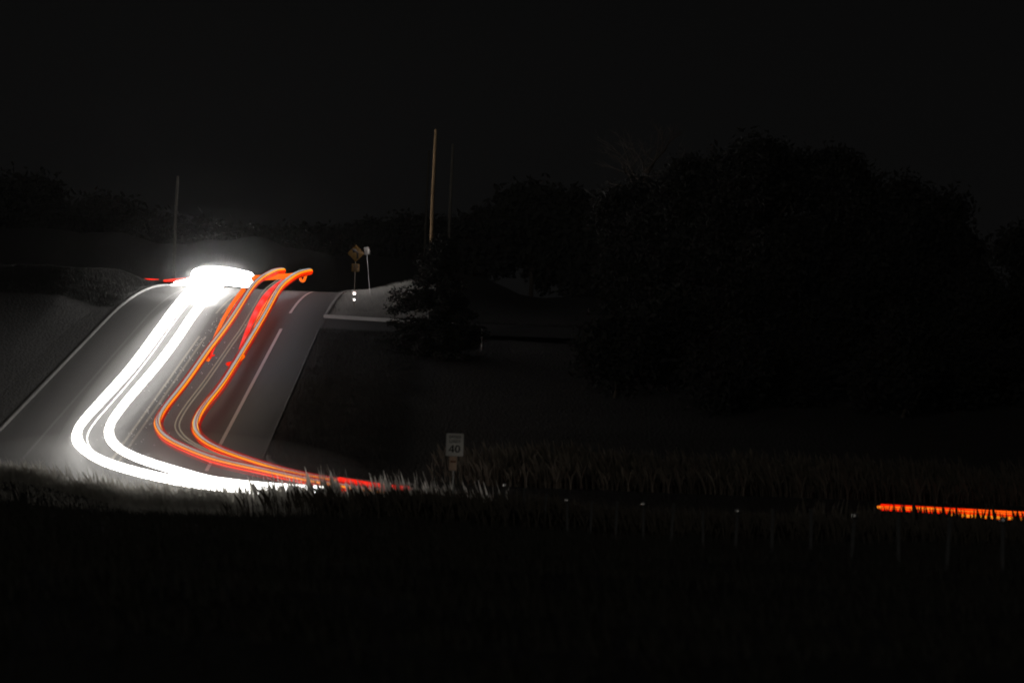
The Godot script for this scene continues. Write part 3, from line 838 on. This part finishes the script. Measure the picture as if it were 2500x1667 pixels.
	put("brake_lamp_glow", tube(PackedVector3Array([on_road(-14.7, 198.4, 0.82), on_road(-14.42, 198.6, 0.92)]), func(_t): return 0.035), M.red_hot, a)
	put("brake_lamp_glow", tube(PackedVector3Array([on_road(-13.62, 196.8, 0.72), on_road(-13.3, 197.0, 0.78)]), func(_t): return 0.09), M.red_hot, b)
	put("brake_lamp_glow", tube(PackedVector3Array([on_road(-13.2, 197.2, 0.8), on_road(-12.98, 198.0, 0.98)]), func(_t): return 0.1), M.orange_hot, b)
	put("top_hook", tube(smooth_path([on_road(-13.15, 258, 1.05), on_road(-13.18, 258, 0.9), on_road(-13.28, 258, 0.66), on_road(-13.46, 258, 0.72), on_road(-13.50, 258, 0.92), on_road(-13.40, 258, 1.0)], 4), func(_t): return 0.09), M.orange_hot, b)
	put("end_strand", tube(smooth_path(along([Vector3(-7.2, 0.60, 157.0), Vector3(-5.3, 0.62, 155.5), Vector3(-4.2, 0.60, 154.9)])), func(_t): return 0.13), M.red_hot, a)
	put("end_strand", tube(smooth_path(along([Vector3(-6.4, 1.02, 156.6), Vector3(-4.8, 1.0, 155.4), Vector3(-3.7, 0.99, 155.0)])), func(_t): return 0.12), M.red_hot, b)
	# a flat strand that bridges the two at the crest
	put("bridging_strand", tube(smooth_path(along([Vector3(-15.9, 0.85, 250), Vector3(-15.1, 0.9, 254), Vector3(-14.2, 0.95, 257), Vector3(-13.4, 1.12, 258)])), func(t): return lerpf(0.2, 0.15, t)), M.orange_hot, a)
	# faint twin streak of a number-plate lamp between them
	var g := [
		Vector3(-14.55, 0.8, 252), Vector3(-14.45, 0.8, 236.9), Vector3(-14.27, 0.8, 227.8), Vector3(-14.17, 0.8, 219.4), Vector3(-14.12, 0.8, 211.9), Vector3(-14.14, 0.8, 205.5), Vector3(-14.14, 0.8, 198.7), Vector3(-14.15, 0.8, 187.3), Vector3(-14.23, 0.8, 179.3), Vector3(-14.15, 0.8, 173.6),
		Vector3(-13.8, 0.8, 170.5), Vector3(-13.16, 0.8, 167.7), Vector3(-11.99, 0.8, 164.5), Vector3(-10.67, 0.8, 162.2), Vector3(-9.41, 0.8, 160.1)]
	for k in 2:
		var h := []
		for p in g: h.append(Vector3(p.x + 0.17 * k, p.y, p.z + 0.10 * k))
		tag(put("plate_lamp_streak", tube(smooth_path(along(h)), func(_t): return 0.028, 8), M.grey_glow), ["faint grey streak between the tail-light pair, the left of two", "faint grey streak between the tail-light pair, the right of two"][k], "light trail", "faint grey streaks")
	# far red lights beyond the crest, left of the glare
	tag(put("far_taillight_streak", tube(smooth_path([on_road(-25.3, 275, 0.55), on_road(-24.6, 275, 0.56), on_road(-23.9, 275, 0.58)]), func(t): return 0.03 + 0.03 * sin(PI * t)), M.salmon), "short dim red streak at the far left of the crest", "light trail", "far tail-light streaks")
	tag(put("far_taillight_streak", tube(smooth_path([on_road(-23.5, 275, 0.5), on_road(-22.6, 274, 0.56), on_road(-21.5, 273, 0.62), on_road(-20.6, 272, 0.7)]), func(t): return lerpf(0.09, 0.17, t)), M.salmon), "red streak running from the left into the glare on the crest", "light trail", "far tail-light streaks")
	# tail lights on the road at the lower right
	var rb := thing("taillight_streak", "orange-red tail-light streak along the lower right, behind the fence posts", "light trail", Vector3.ZERO, "tail-light streaks")
	put("streak", tube(smooth_path(along([Vector3(14.22, 0.85, 156.1), Vector3(15.6, 0.85, 156.0), Vector3(17.07, 0.85, 156.0), Vector3(18.88, 0.85, 155.8), Vector3(20.6, 0.85, 155.7), Vector3(24.0, 0.85, 155.5)])), func(t): return lerpf(0.065, 0.095, smoothstep(0.0, 0.3, t)), 24, true, PI / 2), M.red_plain, rb)
	put("second_strand", tube(smooth_path(along([Vector3(17.0, 0.73, 155.6), Vector3(18.6, 0.72, 155.5), Vector3(20.6, 0.7, 155.4), Vector3(24.0, 0.7, 155.2)])), func(_t): return 0.075, 24, true, PI / 2), M.red_plain, rb)
	fringe(rb, smooth_path(along([Vector3(14.3, 0.85, 156.1), Vector3(17.07, 0.82, 156.0), Vector3(20.6, 0.78, 155.6), Vector3(24.0, 0.78, 155.4)]), 3), [M.red_hot], [9], [0.13], 0.026, 85, 0.10)
	# the light these lamps throw on their surroundings
	for i in 15:
		var d := 170.0 + 6.0 * i
		var l := OmniLight3D.new(); l.name = numbered("passing_car_lamp"); l.position = on_road(road_x(d) + 2.7, d, 1.9)
		l.light_color = Color(0.95, 0.97, 1.0) if i > 4 else Color(1.0, 0.95, 0.8)
		l.light_energy = 2.3 if i > 6 else lerpf(0.3, 1.8, i / 6.0)
		l.light_size = 0.6; l.omni_range = 60.0; l.omni_attenuation = 2.0; l.shadow_enabled = true
		add_child(l)
	for i in 13:
		var d := 172.0 + 6.0 * i
		var l := OmniLight3D.new(); l.name = numbered("oncoming_car_lamp"); l.position = on_road(road_x(d) - 2.6, d, 2.3)
		l.light_color = Color(1.0, 0.97, 0.93); l.light_energy = 1.9
		l.light_size = 0.6; l.omni_range = 60.0; l.omni_attenuation = 2.0; l.shadow_enabled = true
		add_child(l)
	for p in [[-16.6, 160.5], [-13.4, 157.6], [-10.0, 156.0]]:
		var l := OmniLight3D.new(); l.name = numbered("oncoming_car_lamp"); l.position = on_road(p[0], p[1], 1.5)
		l.light_color = Color(1.0, 0.98, 0.95); l.light_energy = 9.0
		l.light_size = 0.5; l.omni_range = 60.0; l.omni_attenuation = 2.0; l.shadow_enabled = true
		add_child(l)
	# mineral grains and glass beads in the road that catch the headlights
	var g2 := RandomNumberGenerator.new(); g2.seed = 64
	var mm := MultiMesh.new(); mm.transform_format = MultiMesh.TRANSFORM_3D
	var bd := SphereMesh.new(); bd.radius = 0.016; bd.height = 0.032; bd.radial_segments = 8; bd.rings = 4
	mm.mesh = bd; mm.instance_count = 260
	for i in 260:
		var d := g2.randf_range(166.0, 236.0)
		mm.set_instance_transform(i, Transform3D(Basis(), on_road(-16.3 + 0.0 * d + absf(g2.randfn()) * 0.7 if i % 4 else -17.4 + g2.randfn() * 0.2, d, 0.008)))
	var beads := MultiMeshInstance3D.new(); beads.name = "road_glints"; beads.multimesh = mm; beads.material_override = M.mirror
	add_child(beads); tag(beads, "tiny bright grains glinting in the asphalt beside the white streaks", "road grit"); beads.set_meta("kind", "stuff")
